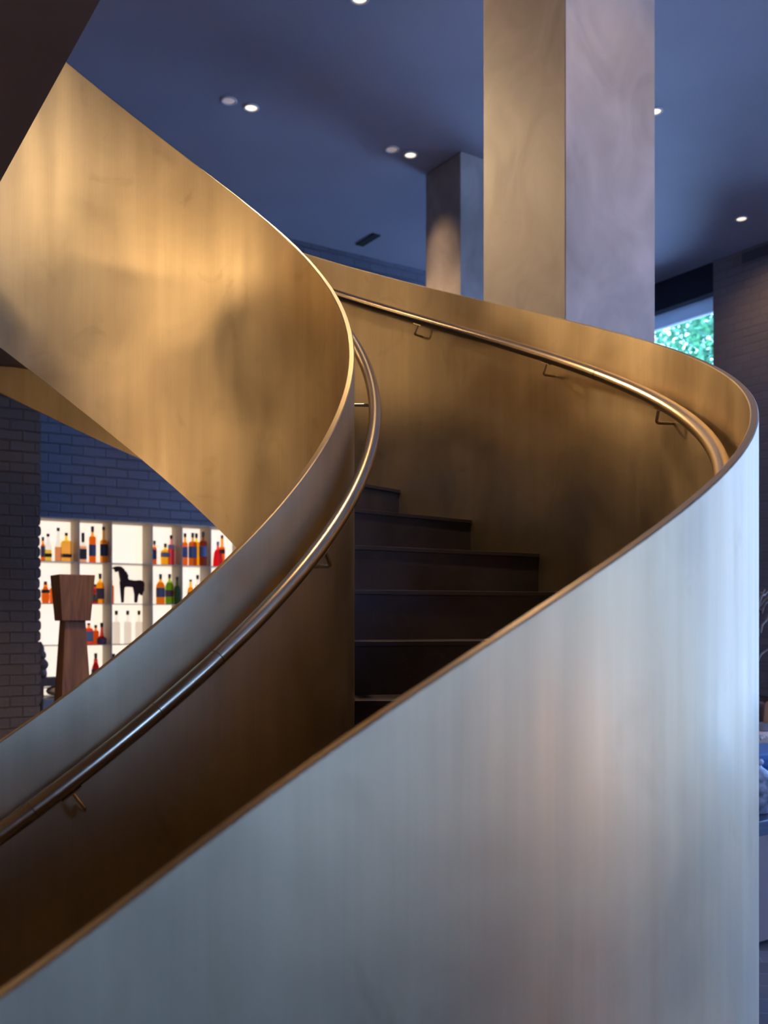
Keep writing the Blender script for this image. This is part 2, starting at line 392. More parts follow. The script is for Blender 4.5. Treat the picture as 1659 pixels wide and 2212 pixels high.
downlight(543, 232, 'lit downlight, right one of the pair over the curved stair top', True, 320, aim=(.35, 8.3, 3.0))
downlight(847, 322, 'left one of two downlights beside the smaller far column', False, 60)
downlight(887, 334, 'right one of two downlights beside the smaller far column', True, 60, aim=(.4, 8.2, 0.5))
downlight(1415, 240, 'downlight half hidden by the right edge of the thick column', True, 200)
downlight(1602, 472, 'single downlight near the shadowed corner over the brick wall', True, 34, spot=2.4, aim=gp(6.0, CR, 2.0))
downlight(777, -4, 'bright downlight cut by the top edge of the picture', True, 160, aim=(-1.0, 3.9, 3.2), spot=1.0)

# unseen lamps outside the view, most of them added for warm light
def spot(p, aim, energy, size=1.0, color=(1,.70,.40), soft=.06):  # unseen spots; most are added to brighten the bronze sheets and the post
    d = bpy.data.lights.new('unseen_spot', 'SPOT'); d.energy = energy; d.color = color; d.spot_size = size; d.spot_blend = .8; d.shadow_soft_size = soft
    o = bpy.data.objects.new('unseen_spot', d); COL.objects.link(o); o.location = p; o.rotation_euler = (Vector(aim)-Vector(p)).to_track_quat('-Z', 'Y').to_euler()
def pendant(p, r, energy, label, color=(1,.70,.40)):
    """unseen drum pendant, added to throw warm light on the bronze sheets"""
    t = empty('added_drum_pendant', p, 0, label, 'added lamp', 'added drum pendants over the mezzanine')
    MB().lathe([(r,-.12),(r,.12),(r-.01,.12),(r-.01,-.12)], n=40).build('lamp_shade', flat((.5,.38,.25), .8), t, smooth=True)
    MB().lathe([(r-.012,-.118),(r-.012,-.112)], n=40).build('diffuser', M['lampglow'], t, smooth=True)
    MB().tube([(0,0,-.1),(0,0,CEIL-p[2]-.002)], .006, 8).build('rod', M['black_frame'], t, smooth=True)
    d = bpy.data.lights.new('added_pendant_lamp', 'AREA'); d.shape = 'DISK'; d.size = 2*r; d.energy = energy; d.color = color
    o = bpy.data.objects.new('added_pendant_lamp', d); COL.objects.link(o); o.parent = t; o.location = (0,0,-.125)
pendant((-4.6, 2.6, 4.4), .8, 80, 'added unseen drum pendant over the mezzanine left of the staircase')  # both pendants are unseen, added to warm the gold sheets
pendant((-4.0, -.6, 4.6), .7, 130, 'added unseen drum pendant over the mezzanine behind the camera side')
def unseen_floor_lamp(p, h, energy, label, r=.24, color=(1,.70,.42), shade='shade'):
    t = empty('unseen_floor_lamp', p, 0, label, 'lamp', 'drum shaded lamps of the hall')
    MB().lathe([(.14,0),(.14,.015),(.02,.03)], n=28).build('base', M['black_frame'], t, smooth=True)
    MB().tube([(0,0,.02),(0,0,h)], .011, 10).build('pole', M['rail'], t, smooth=True)
    MB().lathe([(r,h-.15),(r*.85,h+.18),(r*.85-.004,h+.18),(r-.004,h-.15)], n=32).build('lamp_shade', M[shade], t, smooth=True)
    d = bpy.data.lights.new('lamp_bulb', 'POINT'); d.energy = energy; d.color = color; d.shadow_soft_size = .12
    o = bpy.data.objects.new('lamp_bulb', d); COL.objects.link(o); o.parent = t; o.location = (0,0,h+.02)
m = bpy.data.materials.new('lamp_shade_cloth'); m.use_nodes = True; nt = m.node_tree; p = nt.nodes['Principled BSDF']; p.inputs['Base Color'].default_value = (.8,.7,.55,1)
tr = N(nt, 'ShaderNodeBsdfTranslucent'); tr.inputs['Color'].default_value = (.9,.75,.55,1); mx = N(nt, 'ShaderNodeMixShader'); mx.inputs[0].default_value = .7
nt.links.new(p.outputs[0], mx.inputs[1]); nt.links.new(tr.outputs[0], mx.inputs[2]); nt.links.new(mx.outputs[0], nt.nodes['Material Output'].inputs[0]); M['shade'] = m
unseen_floor_lamp((-3.6, .2, 0), 1.9, 90, 'added tall drum shaded floor lamp under the mezzanine, left of the stair start', .3)  # both tall lamps are added to warm the lower gold and the soffit
unseen_floor_lamp((-2.6, -2.4, 0), 1.9, 90, 'added tall drum shaded floor lamp under the mezzanine behind the camera side', .3)
M['litshade'] = mat('glowing_lamp_shade', (.8,.6,.4), .7, emit=(1,.62,.38), estr=11.5)
unseen_floor_lamp((4.6, 1.62, 0), .86, 100, 'low drum shaded lamp right of the staircase', .22, (1,.66,.40), 'litshade')
spot((2.0, 3.0, CEIL-.05), (1.1, 4.6, 3.6), 150, .9, soft=.1)
spot((.05, 3.0, CEIL-.05), (.15, 3.3, 1.0), 240, 1.0, soft=.06)
def globe(p, strength, label):  # unseen globes added under the slab to light the lower gold
    M['opal'] = mat('opal_glass', (.9,.85,.75), .4, emit=(1,.70,.42), estr=strength)
    t = empty('added_globe_pendant', p, 0, label, 'added lamp', 'added opal globe pendants under the mezzanine')
    MB().lathe([(.22*math.cos(q*math.pi/16), .22*math.sin(q*math.pi/16)) for q in range(-8, 9)], n=32).build('opal_globe', M['opal'], t, smooth=True, angle=90)
    MB().tube([(0,0,.215),(0,0,MEZ_Z-p[2]-.002)], .006, 8).build('rod', M['black_frame'], t, smooth=True)
    MB().lathe([(.05,-.02),(.05,0)], c=(0,0,MEZ_Z-p[2]-.001), n=20).build('canopy', M['black_frame'], t, smooth=True)
globe((-3.0, 1.45, 2.55), 13., 'added opal globe pendant under the mezzanine nearest the stair core')
spot((-.8, 2.5, CEIL-.05), (-1.3, 3.85, 2.2), 210, .56, (1,.77,.52), soft=.1)
spot((-1.2, .2, CEIL-.05), (-1.42, 3.9, 2.75), 190, .6, (1,.77,.52), soft=.3)
spot((-2.9, 2.3, 5.3), (-.66, 3.78, 2.2), 600, .36, soft=.3)
spot((-2.2, 6.9, CEIL-.05), (.85, 3.5, 2.4), 640, .7, soft=.25)
spot((-2.4, 3.6, CEIL-.05), (.05, 4.5, 2.6), 70, .5, soft=.2)
globe((-3.9, 2.5, 2.55), 11., 'added opal globe pendant under the mezzanine, farther left')
globe((-3.4, 4.6, 2.40), 3., 'added opal globe pendant under the mezzanine beyond the stair core')
globe((-3.0, .1, 2.38), 16., 'added opal globe pendant under the mezzanine, middle one')
globe((-2.3, -1.2, 2.38), 16., 'added opal globe pendant under the mezzanine behind the camera')
spot((-1.6, 6.2, CEIL-.05), (.95, 4.6, 3.6), 330, .9, soft=.1)
spot((-1.2, 4.9, CEIL-.05), (-2.2, 6.3, 1.4), 480, .8, soft=.1)

# ------------------------------------------------------------------ the spiral staircase
SQ = dict(X=-1.26891, Y=2.72921, R=1.28052, ti=.01753, w=1.02842, zi=.7367, P=.916, zo=.72765, t0=.93377, dt=.16861, zn=.60682, to=.01848,
  rb=[0.06352,-0.26691,-0.05434,-0.05448,-0.03647,0.02337,-0.10692,-0.03146,-0.00728,-0.00213],
  zz=[0.19382,-0.04309,-0.08144,-0.0066,-0.03277,0.03231,0.05934,-0.00702,-0.02392,-0.00218],
  wb=[0.04814,0.00945,-0.05415,0.03169,0.01585,-0.03964,-0.02106,-0.00237,-7e-05,0.])
KN = [-1.8+.6*i for i in range(10)]; WK = .75; BAND = 1.371; RISE = .17
def gb(t): return [math.exp(-((t-k)/WK)**2) for k in KN]
def dot(a, b): return sum(x*y for x, y in zip(a, b))
def width(t): return SQ['w'] + dot(gb(t), SQ['wb'])
def plan(off, t):
    """point of the stair plan at angle t, off metres outside the inner sheet"""
    g = gb(t); r = SQ['R'] + dot(g, SQ['rb'])
    dr = dot([-2*(t-k)/WK**2*gg for k, gg in zip(KN, g)], SQ['rb'])
    tx = dr*math.cos(t)-r*math.sin(t); ty = dr*math.sin(t)+r*math.cos(t); L = math.hypot(tx, ty)
    return SQ['X']+r*math.cos(t)+off*ty/L, SQ['Y']+r*math.sin(t)-off*tx/L
def climb(t): return SQ['P']*t + dot(gb(t), SQ['zz']) + EYE
def nose_z(t): return EYE + SQ['zn'] + (t-SQ['t0'])/SQ['dt']*RISE
stair = empty('spiral_staircase', (SQ['X'], SQ['Y'], 0), 0, 'sweeping spiral staircase with solid bronze sheet balustrades and dark stone steps', 'staircase')
OFFS = -Vector(stair.location)
def put(o):
    o.location = OFFS; return o
def frange(a, b, n): return [a+(b-a)*i/(n-1) for i in range(n)]
def sheet(name, t0, t1, o_in, o_out, ztop, label):
    ts = frange(t0, t1, 260); mb = MB(); bv = .0025; vs = []; uvs = []; s = 0; pp = None
    for t in ts:
        oi, oo = o_in(t), o_out(t); zt = ztop+climb(t); zb = max(zt-BAND, .0)
        zb = min(zb, zt-.2)
        mid = Vector(plan((oi+oo)/2, t))
        if pp is not None: s += (mid-pp).length
        pp = mid
        for o, z in ((oi, zb), (oi, zt-bv), (oi+bv, zt), (oo-bv, zt), (oo, zt-bv), (oo, zb)):
            x, y = plan(o, t); vs.append((x, y, z)); uvs.append((s + (3.7 if o > (oi+oo)/2 else 0), z))
    n = 6; m = len(ts); fs = [(j*n+i, j*n+(i+1) % n, (j+1)*n+(i+1) % n, (j+1)*n+i) for j in range(m-1) for i in range(n)]
    fs += [tuple(range(n)), tuple((m-1)*n+i for i in reversed(range(n)))]
    mb.add(vs, fs); o = mb.build(name, M['brass'], stair, smooth=True, angle=25)
    l = o.data.uv_layers.new(name='UVMap')
    for lp in o.data.loops: l.data[lp.index].uv = uvs[lp.vertex_index]
    o['label'] = label; return put(o)
sheet('inner_balustrade', -1.3, 2.03, lambda t: 0, lambda t: SQ['ti'], SQ['zi'], 'inner curved bronze sheet around the open core')
sheet('outer_balustrade', -1.33, 2.12, lambda t: SQ['ti']+width(t), lambda t: SQ['ti']+width(t)+SQ['to'], SQ['zo'], 'outer curved bronze sheet, pale and bluish on its outside')
# steps: a thin stone tread over a stone riser
def step(k):
    t = SQ['t0']-k*SQ['dt']; t2 = t+SQ['dt']; z = EYE+SQ['zn']-k*RISE
    n = 8; e = .001
    def slab(ta, tb, za, zb, bev=0.):
        vs = []
        for tt in frange(ta, tb, n):
            p = plan(SQ['ti']+e, tt); q = plan(SQ['ti']+width(tt)-e, tt)
            vs += [(*p, za), (*q, za), (*q, zb), (*p, zb)]
        fs = [(j*4+i, j*4+(i+1) % 4, (j+1)*4+(i+1) % 4, (j+1)*4+i) for j in range(n-1) for i in range(4)]
        fs += [(0,1,2,3), tuple((n-1)*4+i for i in (3,2,1,0))]
        return vs, fs
    last = k == -6
    tr = MB().add(*slab(t, (t2+.012) if not last else 2.12, z-.016, z)).build('step', M['stone'], stair, bevel=.0015); put(tr)
    rr = MB().add(*slab(t+.0035, t+.0215, z-RISE+.0, z-.0165)).build('riser', M['stone'], tr)
    return tr
for k in range(12, -7, -1): step(k)
# soffit under the flight
ts = frange(-.75, 2.12, 80); vs = []
for t in ts:
    z = min(max(nose_z(t)-.22, .02), MEZ_Z+.0) ; e = .001
    p = plan(SQ['ti']+e, t); q = plan(SQ['ti']+width(t)-e, t)
    vs += [(*p, z), (*q, z), (*q, z+.03), (*p, z+.03)]
n = len(ts); fs = [(j*4+i, j*4+(i+1) % 4, (j+1)*4+(i+1) % 4, (j+1)*4+i) for j in range(n-1) for i in range(4)] + [(0,1,2,3), tuple((n-1)*4+i for i in (3,2,1,0))]
so = put(MB().add(vs, fs).build('underside', M['soffit'], stair, smooth=True, angle=40)); so['label'] = 'dark brown underside of the flight'
# handrails and their brackets
def rail(name, off, zr, r, t0, t1, label, seams, brackets, side):
    pts = [(*plan(off(t), t), zr(t)) for t in frange(t0, t1, 320)]
    o = put(MB().tube(pts, r, 28).build(name, M['rail'], stair, smooth=True)); o['label'] = label
    for t in seams:
        a = [(*plan(off(t+d), t+d), zr(t+d)) for d in (-.0006, 0, .0006)]
        MB().tube(a, r+.0005, 20).build('joint_ring', flat((.12,.09,.06), .4, 1.), o, smooth=True)
    for t in brackets:
        c = Vector((*plan(off(t), t), zr(t))); c2 = Vector((*plan(off(t+.01), t+.01), zr(t+.01))); tang = (c2-c).normalized()
        wall = Vector((*plan(off(t)+side*.0605, t), 0)); out = wall-Vector((c.x, c.y, 0)); out.z = 0
        dn = Vector((0,0,-1)); dn = (dn-tang*dn.dot(tang)).normalized(); P = []
        top = c+dn*(r+.001); corner = c+dn*(r+.046)
        P = [top, top.lerp(corner, .55), corner-dn*.008]
        for q in range(1, 6):
            a = q/6*math.pi/2; P.append(corner-dn*.008*(1-math.sin(a))+out.normalized()*.010*(1-math.cos(a)))
        P += [corner+out.normalized()*.012, corner+out*.995]
        b = MB().tube(P, .0052, 10).build('bracket', M['rail'], o, smooth=True, angle=60)
        x = tang; y = x.cross(dn).normalized()
        MB().box(top+Vector((0,0,-.001)), (.045, .014, .003), (x, y)).build('saddle_plate', M['rail'], b)
    return o
rail('handrail', lambda t: SQ['ti']+.0609, lambda t: SQ['zi']+climb(t)-.1591, .0190, -1.25, 1.95, 'inner bronze tube handrail', [-.98, -.62, -.745], [-.92, -.335, .215, 1.0], -1)
rail('handrail', lambda t: SQ['ti']+width(t)-.0575, lambda t: SQ['zo']+climb(t)-.1634, .0222, -1.25, 2.0, 'outer bronze tube handrail', [.40], [.872, .545, .20, -.5], 1)

# ------------------------------------------------------------------ bar shelving in the niche
SA = CB + .27
zs = [pix(171, v, a=CB)[2] for v in (1211, 1303, 1395, 1487)]
zs = [NZ1-.0, EYE+.511, EYE+.135, EYE-.241, EYE-.617]
fronts = [pix(u, 0, a=CB)[1] for u in (171.4, 241.7, 329.6, 394, 456, 527)]
bd = fronts[1]-fronts[0]
fronts = [fronts[0]-bd*1.6] + fronts
unit = empty('bar_shelving', gp(SA, (NB0+NB1)/2, 0), 0, 'backlit white bar shelving set into the dark brick wall, full of bottles', 'shelving')
def pu(o): o.location = -Vector(unit.location); return o
pu(MB().gbox(SA, SA+.02, NB0+.002, NB1-.002, NZ0+.001, NZ1-.001).build('backlit_panel', M['glowpanel'], unit))
for b in fronts[:]:
    pu(MB().gbox(CB+.004, SA, b-.006, b+.006, NZ0+.001, NZ1-.002).build('divider', M['shelfwhite'], unit))
bays = [NB0] + fronts + [NB1]
for i in range(len(bays)-1):
    for z in zs[1:]:
        pu(MB().gbox(CB+.006, SA, bays[i]+.007, bays[i+1]-.007, z-.006, z).build('shelf', M['shelfglass'], unit))
pu(MB().gbox(CB+.002, SA, NB0+.002, NB1-.002, NZ1-.014, NZ1-.002).build('top_panel', M['shelfwhite'], unit))

PXM = lambda a, u: (.838*a + .545*pix(u, 0, a=a)[1])/2073.7/ (1.0)     # metres per pixel at depth (across the view)
def bottle(kind, u, wpx, row, htop, col, lab=None, liq=None, cap=(.03,.025,.02), capv=None, depth=.12, label='', labv=None, grp='bottles on the backlit bar shelves'):
    """row = index of shelf; htop = pixel row of the shoulder; capv = (top, bottom) rows of the stopper; liq = pixel row of the liquid level"""
    a = CB+depth; _, b, _ = pix(u, 0, a=a); y = .838*a+.545*b; m = y/2073.7
    base = zs[row]; base_v = 1335.64-(base-EYE)/m
    R = wpx*m/2*1.06; H = lambda v: max(.004, (base_v-v)*m)
    sh = H(htop); ct, cb_ = (H(capv[0]), H(capv[1])) if capv else (sh+.05, sh+.03)
    nr = min(.011, R*.45)
    root = empty('bottle', gp(a, b, base+.0005), ROT, label, 'bottle', grp)
    nn, ph, sq = 20, 0, 1.
    if kind == 'square': nn, ph, sq = 4, math.pi/4, .8; R *= 1.38
    if kind == 'flask': sq = .5
    if kind == 'bell': prof = [(R*.96,0),(R,.006),(R*.92,sh*.45),(R*.74,sh*.85),(R*.5,sh),(nr*1.2,sh+.01),(nr,cb_)]
    elif kind == 'bulb': prof = [(R*.8,0),(R*.97,sh*.2),(R,sh*.45),(R*.85,sh*.75),(R*.5,sh*.95),(nr*1.6,sh*1.12),(nr*1.2,(sh+cb_)/2),(nr,cb_)]
    elif kind == 'slope': prof = [(R*.95,0),(R,.005),(R,sh*.80),(R*.8,sh*.92),(R*.5,sh),(nr*1.3,sh+(cb_-sh)*.35),(nr,cb_)]
    else: prof = [(R*.95,0),(R,.005),(R,sh*.9),(R*.93,sh*.96),(R*.6,sh),(nr*1.1 if nn > 4 else nr*1.5,sh+.008),(nr if nn > 4 else nr*1.4,cb_)]
    if cb_ <= prof[-2][1]: prof[-1] = (prof[-1][0], prof[-2][1]+.01)
    MB().lathe(prof, n=nn, sq=sq, ph=ph).build('glass', tint((.93,.93,.90)) if liq else tint(col), root, smooth=nn > 4)
    lh = H(liq) if liq else sh*.97
    lp = []
    for i, (r, z) in enumerate(prof):
        if z < lh: lp.append((r*.93, z+.002 if i == 0 else z))
        else:
            r0, z0 = prof[i-1]; f = (lh-z0)/(z-z0); lp.append(((r0+(r-r0)*f)*.93, lh)); break
    MB().lathe(lp, n=nn, sq=sq, ph=ph).build('liquid', tint(col), root, smooth=nn > 4)
    MB().lathe([(nr*1.25, cb_-.002), (nr*1.3, cb_+(ct-cb_)*.5), (nr*1.35, ct-.002), (nr*1.0, ct)], n=12).build('cap', flat(cap, .4), root, smooth=True)
    if lab:
        l0, l1 = H(labv[1]), H(labv[0])
        rr = R*1.012
        MB().lathe([(rr, l0), (rr, l1)], n=nn, sq=sq*1.01, ph=ph).build('paper_label', flat(lab, .6), root, smooth=nn > 4)
    return root
AMB, ORA, YEL, RED, PINK, GRN = (.75,.28,.03), (.92,.30,.02), (.98,.62,.03), (.62,.03,.02), (.80,.16,.22), (.25,.42,.03)
BLU, NAVY, BRN, PUR = (.12,.17,.32), (.04,.055,.12), (.08,.035,.02), (.16,.14,.30)
bottle('slope', 93, 9, 1, 1174, ORA, PUR, capv=(1160,1168), labv=(1180,1203), depth=.21, label='orange bottle with a violet label beside the shaded brick pier, top shelf')
bottle('slope', 104, 15, 1, 1172, YEL, (.05,.07,.02), liq=1188, capv=(1153,1159), labv=(1196,1203), label='short clear decanter with a little yellow spirit, top shelf')
bottle('slope', 126, 14, 1, 1172, (.85,.28,.08), None, liq=1182, capv=(1140,1147), label='tall clear bottle with orange spirit and long neck, top shelf far left')
bottle('square', 143.5, 19, 1, 1168, YEL, BRN, capv=(1151,1157), labv=(1197,1204), depth=.17, label='wide bright yellow bottle with a dark band at its foot, top shelf')
bottle('square', 179.5, 13, 1, 1176, ORA, BRN, liq=1180, capv=(1151,1171), labv=(1186,1208), label='square orange bottle with a brown arched label, top shelf')
bottle('tall', 200, 14, 1, 1158, ORA, BLU, capv=(1137,1149), labv=(1177,1201), label='tall round orange bottle with a blue label and black cap, top shelf')
bottle('tall', 224, 14, 1, 1166, (.9,.45,.05), NAVY, capv=(1138,1145), labv=(1176,1201), label='amber bottle with a navy label, top shelf left of the horse bay')
bottle('tall', 334, 9, 1, 1182, (.8,.25,.05), NAVY, capv=(1168,1176), labv=(1188,1208), depth=.1, label='small orange bottle with a dark label, behind the divider right of the horse')
bottle('square', 357.5, 16, 1, 1188, YEL, (.2,.21,.3), capv=(1174,1182), labv=(1194,1203), label='short square yellow bottle with a grey label and odd black stopper')
bottle('tall', 370, 13, 1, 1176, PINK, (.5,.42,.6), capv=(1156,1164), labv=(1177,1186), depth=.17, label='tall pinkish bottle standing behind the short square yellow one')
bottle('tall', 400, 11, 1, 1171, ORA, PUR, capv=(1152,1160), labv=(1182,1204), depth=.08, label='orange bottle with violet label, left of the big blue labelled bottle')
bottle('tall', 416.5, 17, 1, 1170, AMB, BLU, capv=(1151,1161), labv=(1181,1205), depth=.1, label='big amber bottle with a wide blue label, middle of its bay')
bottle('tall', 424.5, 13, 1, 1170, YEL, None, capv=(1152,1162), depth=.2, label='yellow bottle standing behind the big blue labelled bottle')
bottle('tall', 439, 16, 1, 1168, (.65,.15,.04), BLU, capv=(1149,1160), labv=(1181,1203), depth=.045, label='dark orange bottle with blue label against a beige divider, top shelf')
bottle('bell', 471, 21, 1, 1188, (.85,.03,.03), None, capv=(1170,1178), depth=.09, cap=(.5,.5,.55), label='bright red bell shaped decanter near the tip of the balustrade')
bottle('square', 480, 10, 1, 1181, ORA, BRN, capv=(1156,1163), labv=(1187,1196), depth=.2, label='orange bottle half behind the red decanter')
bottle('bulb', 98.5, 16, 2, 1266, ORA, BRN, capv=(1256,1262), labv=(1274,1281), label='round orange bottle with a dark square label, second shelf by the pier')
bottle('tall', 113, 10, 2, 1270, (.9,.3,.05), None, capv=(1260,1266), depth=.2, label='orange bottle between the round one and the wooden post')
bottle('tall', 205, 13, 2, 1271, RED, (.10,.26,.30), capv=(1262,1267), labv=(1284,1299), depth=.215, label='red bottle with a teal label peeping out behind the wooden post')
bottle('slope', 216.5, 17, 2, 1257, (.98,.5,.03), (.18,.10,.12), capv=(1239,1250), labv=(1271,1294), label='amber bottle with pointed shoulders and brown label, second shelf')
bottle('tall', 240, 12, 2, 1264, AMB, None, capv=(1254,1260), depth=.16, label='brown bottle in the shade of the divider left of the horse')
bottle('slope', 347, 18, 2, 1257, (.85,.35,.02), (.16,.18,.30), capv=(1240,1251), labv=(1270,1290), label='amber bottle with grey blue label beside the green bottle', cap=(.02,.05,.03))
bottle('slope', 366.5, 17, 2, 1257, GRN, (.30,.12,.14), capv=(1240,1249), labv=(1275,1289), label='green bottle with a reddish label and dark red cap', cap=(.12,.02,.015))
bottle('slope', 383, 13, 2, 1264, (.12,.26,.04), None, capv=(1246,1254), depth=.02, label='dark green bottle in the shade of a divider')
bottle('slope', 412, 13, 2, 1268, (.98,.5,.03), BRN, capv=(1252,1256), labv=(1280,1290), label='small yellow bottle half hidden behind the balustrade rim')
bottle('tall', 427, 12, 2, 1262, (.9,.88,.8), None, capv=(1242,1251), label='clear bottle with a tall black stopper above the balustrade rim')
bottle('square', 192, 15, 3, 1357, (.85,.15,.05), (.28,.34,.42), capv=(1346,1350), labv=(1364,1386), depth=.1, label='square red bottle with pale blue label beside the wooden post')
bottle('tall', 207, 13, 3, 1362, (.75,.2,.03), None, capv=(1350,1356), depth=.2, label='orange bottle between the square red one and the dark bulbous one')
bottle('bulb', 220, 19, 3, 1374, (.40,.02,.02), (.10,.08,.14), capv=(1345,1355), labv=(1379,1390), depth=.06, label='dark red bulbous bottle with a long neck, third shelf')
for i, u in enumerate((251.5, 276, 300.5)):
    bottle('tall', u, 16, 3, 1342, (.97,.95,.91), None, capv=(1319,1328), label=('leftmost', 'middle', 'rightmost')[i]+' of three clear bottles with black caps under the horse', grp='clear bottles under the horse')
bottle('bulb', 207, 17, 4, 1430, (.45,.02,.02), (.06,.05,.12), capv=(1411,1422), labv=(1446,1470), label='dark red bottle on the lowest visible shelf beside the wooden post')
bottle('tall', 246, 13, 4, 1428, (.3,.1,.03), None, capv=(1412,1422), label='bottle of which only the dark cap shows over the balustrade rim')

# horse figure: flat cut body profile with rounded thickness, mane and tail as its parts
def prism(pts, a, depth, name, m, parent=None, bevel=.006):
    P = [pix(u, v, a=a) for u, v in pts]; mb = MB(); n = len(P)
    vs = [gp(a-depth/2, b, z) for _, b, z in P] + [gp(a+depth/2, b, z) for _, b, z in P]
    mb.add(vs, [tuple(range(n)), tuple(reversed(range(n, 2*n)))] + [(i, (i+1) % n, n+(i+1) % n, n+i) for i in range(n)])
    o = mb.build(name, m, parent, bevel=bevel); return o
hz = zs[2]; ha = CB+.12
hb = pix(278, 0, a=ha)[1]
H = empty('horse_figure', gp(ha, hb, hz), 0, 'dark bronze horse figure with a curly mane on the middle bar shelf', 'figurine')
def horsepart(pts, name, depth, da=0.):
    P = [(u, v) for u, v in pts]; o = prism(P, ha+da, depth, name, M['horse'], H, .008); o.location = -Vector(H.location); return o
horsepart([(244,1228),(247,1224),(254,1223),(262,1227),(268,1236),(272,1246),(277,1252),(290,1254),(302,1253),(309,1256),(311,1264),(310,1272),(304,1276),(298,1275),(290,1269),(282,1268),(270,1268),(267,1271),(262,1262),(259,1245),(257,1234),(254,1232),(252,1236),(250,1236),(248,1230)], 'body', .055)
horsepart([(258,1255),(270,1262),(269,1278),(268,1302),(262,1302),(260,1280)], 'leg', .020, -.018)
horsepart([(262,1262),(269,1264),(267.5,1285),(266.5,1302),(261.5,1302),(262,1280)], 'leg', .018, .020)
horsepart([(286,1264),(305,1262),(304,1275),(299,1287),(297,1302),(290,1302),(290,1284)], 'leg', .020, -.018)
horsepart([(288,1266),(303,1264),(302,1278),(297,1290),(296,1302),(291,1302),(290.5,1286)], 'leg', .018, .020)
horsepart([(253,1223),(260,1224),(267,1229),(269,1234),(273,1236),(274,1241),(277,1243),(275,1247),(277,1252),(270,1250),(264,1240),(256,1228)], 'mane', .066)
horsepart([(303,1253),(310,1256),(312,1262),(310,1268),(312,1274),(309,1280),(307,1287),(302,1284),(304,1272)], 'tail', .040)

# wooden sculpture post in front of the bar
Yw = 6.3; sa_, sb_, _ = pix(157, 0, Y=Yw)
def wz(v): return EYE+(1335.64-v)*Yw/2073.7
wp = Vector(((157-829.75)/2073.7*Yw, Yw, 0)); rz = ROT
W_ = empty('wooden_sculpture', wp, rz, 'tall tapered wooden post with a flared square head, in front of the bar', 'sculpture')
k = Yw/2073.7
def frust(w0, w1, z0, z1, name, d0=None, d1=None):
    vs = [(x*w/2, y*w/2, z) for w, z in ((w0, z0), (w1, z1)) for x, y in ((-1,-1),(1,-1),(1,1),(-1,1))]
    return MB().add(vs, [(3,2,1,0),(4,5,6,7)]+[(i,(i+1)%4,4+(i+1)%4,4+i) for i in range(4)]).build(name, M['wood'], W_, bevel=.004)
frust(61*k, 76*k, wz(1341), wz(1242.5), 'head')
frust(99*k, 44*k, .06, wz(1340.8), 'trunk')
frust(130*k, 130*k, 0, .06, 'plinth')

# carved totem, console and steel counter between pier and post
cy_ = 7.5; ck = cy_/2073.7
def cz(v): return EYE+(1335.64-v)*ck
ca = CB-.2; cb2 = pix(100, 0, a=ca)[1]; cy_ = .838*ca+.545*cb2; ck = cy_/2073.7
tag(MB().gbox(ca-.22, ca+.19, PB+.02, PB+1.3, 0, cz(1505)).build('steel_counter', mat('blue_steel', (.14,.15,.18), .38, .6), bevel=.01), 'low brushed steel counter between the brick pier and the wooden post', 'counter')
S = empty('wooden_bench', gp(ca, cb2, cz(1505)), 0, 'dark wooden bench rail standing on the steel counter', 'bench')
MB().gbox(ca-.08, ca+.08, PB+.006, PB+.6, cz(1481), cz(1463)).build('seat_rail', M['darkwood'], S).location = -S.location
for d in (PB+.04, PB+.56): MB().gbox(ca-.07, ca+.07, d-.03, d+.03, cz(1505), cz(1481)).build('leg', M['darkwood'], S).location = -S.location
tp = gp(ca, pix(87.5, 0, a=ca)[1], cz(1463)+.0005)
T = empty('turned_totem', tp, 0, 'dark turned totem of rounded lumps beside the brick pier', 'sculpture')
prof = [(r*ck, (1463-v)*ck) for v, r in ((1463,11),(1461,13),(1455,14),(1449,13),(1446,12),(1441,15.5),(1436,17),(1431,16),(1426,12),(1423,9),(1420,11.5),(1415,12.5),(1410,11),(1406,8),(1402,8.5),(1397,7.5),(1392,5),(1386,2))]
MB().lathe(prof, n=28).build('turned_body', M['darkwood'], T, smooth=True, angle=60)
bo = MB().lathe([(.03,0),(.10,.02),(.115,.045),(.10,.075),(.05,.095),(.01,.10)], n=24).build('pale_bowl', flat((.55,.42,.30), .8), smooth=True)
bo.location = gp(ca, PB+.22, cz(1505)+.001); tag(bo, 'pale rounded bowl upside down under the dark bench rail', 'bowl')

# ------------------------------------------------------------------ right edge: sideboard with vase, seating beyond
def at(u, v, Y): return Vector(((u-829.75)/2073.7*Y, Y, EYE+(1335.64-v)/2073.7*Y))
TY = 4.62; tp = at(1640, 1775, TY); tzt = tp.z
ta, tb = tp.dot(A), tp.dot(B)
SB = empty('low_sideboard', gp(ta+.25, tb+.4, 0), ROT, 'low taupe sideboard with a dark blue top under the stone vase', 'sideboard')
def sbx(name, x0, x1, y0, y1, z0, z1, m, bev=.004):
    return MB().box(((x0+x1)/2, (y0+y1)/2, (z0+z1)/2), (x1-x0, y1-y0, z1-z0)).build(name, m, SB, bevel=bev)
steelblue = mat('dark_blue_lacquer', (.03,.05,.10), .28, 0, .7)
sbx('top', -.62, .9, -.25, .25, tzt-.030, tzt, steelblue)
sbx('rim', -.61, .9, -.24, .24, tzt-.075, tzt-.0305, steelblue)
sbx('body', -.58, .86, -.21, .21, .02, tzt-.076, mat('taupe_panel', (.26,.18,.17), .45))
sbx('plinth', -.55, .83, -.19, .19, 0, .0195, M['dark'])
vY = 4.85; vp = at(1629, 1748, vY); vk = vY/2073.7
V = empty('stone_vase', (vp.x, vp.y, tzt+.0005), 0, 'mottled grey stone vase with a narrow neck on the low sideboard', 'vase')
hz_ = lambda v: max(0, (1748-v)*vk)
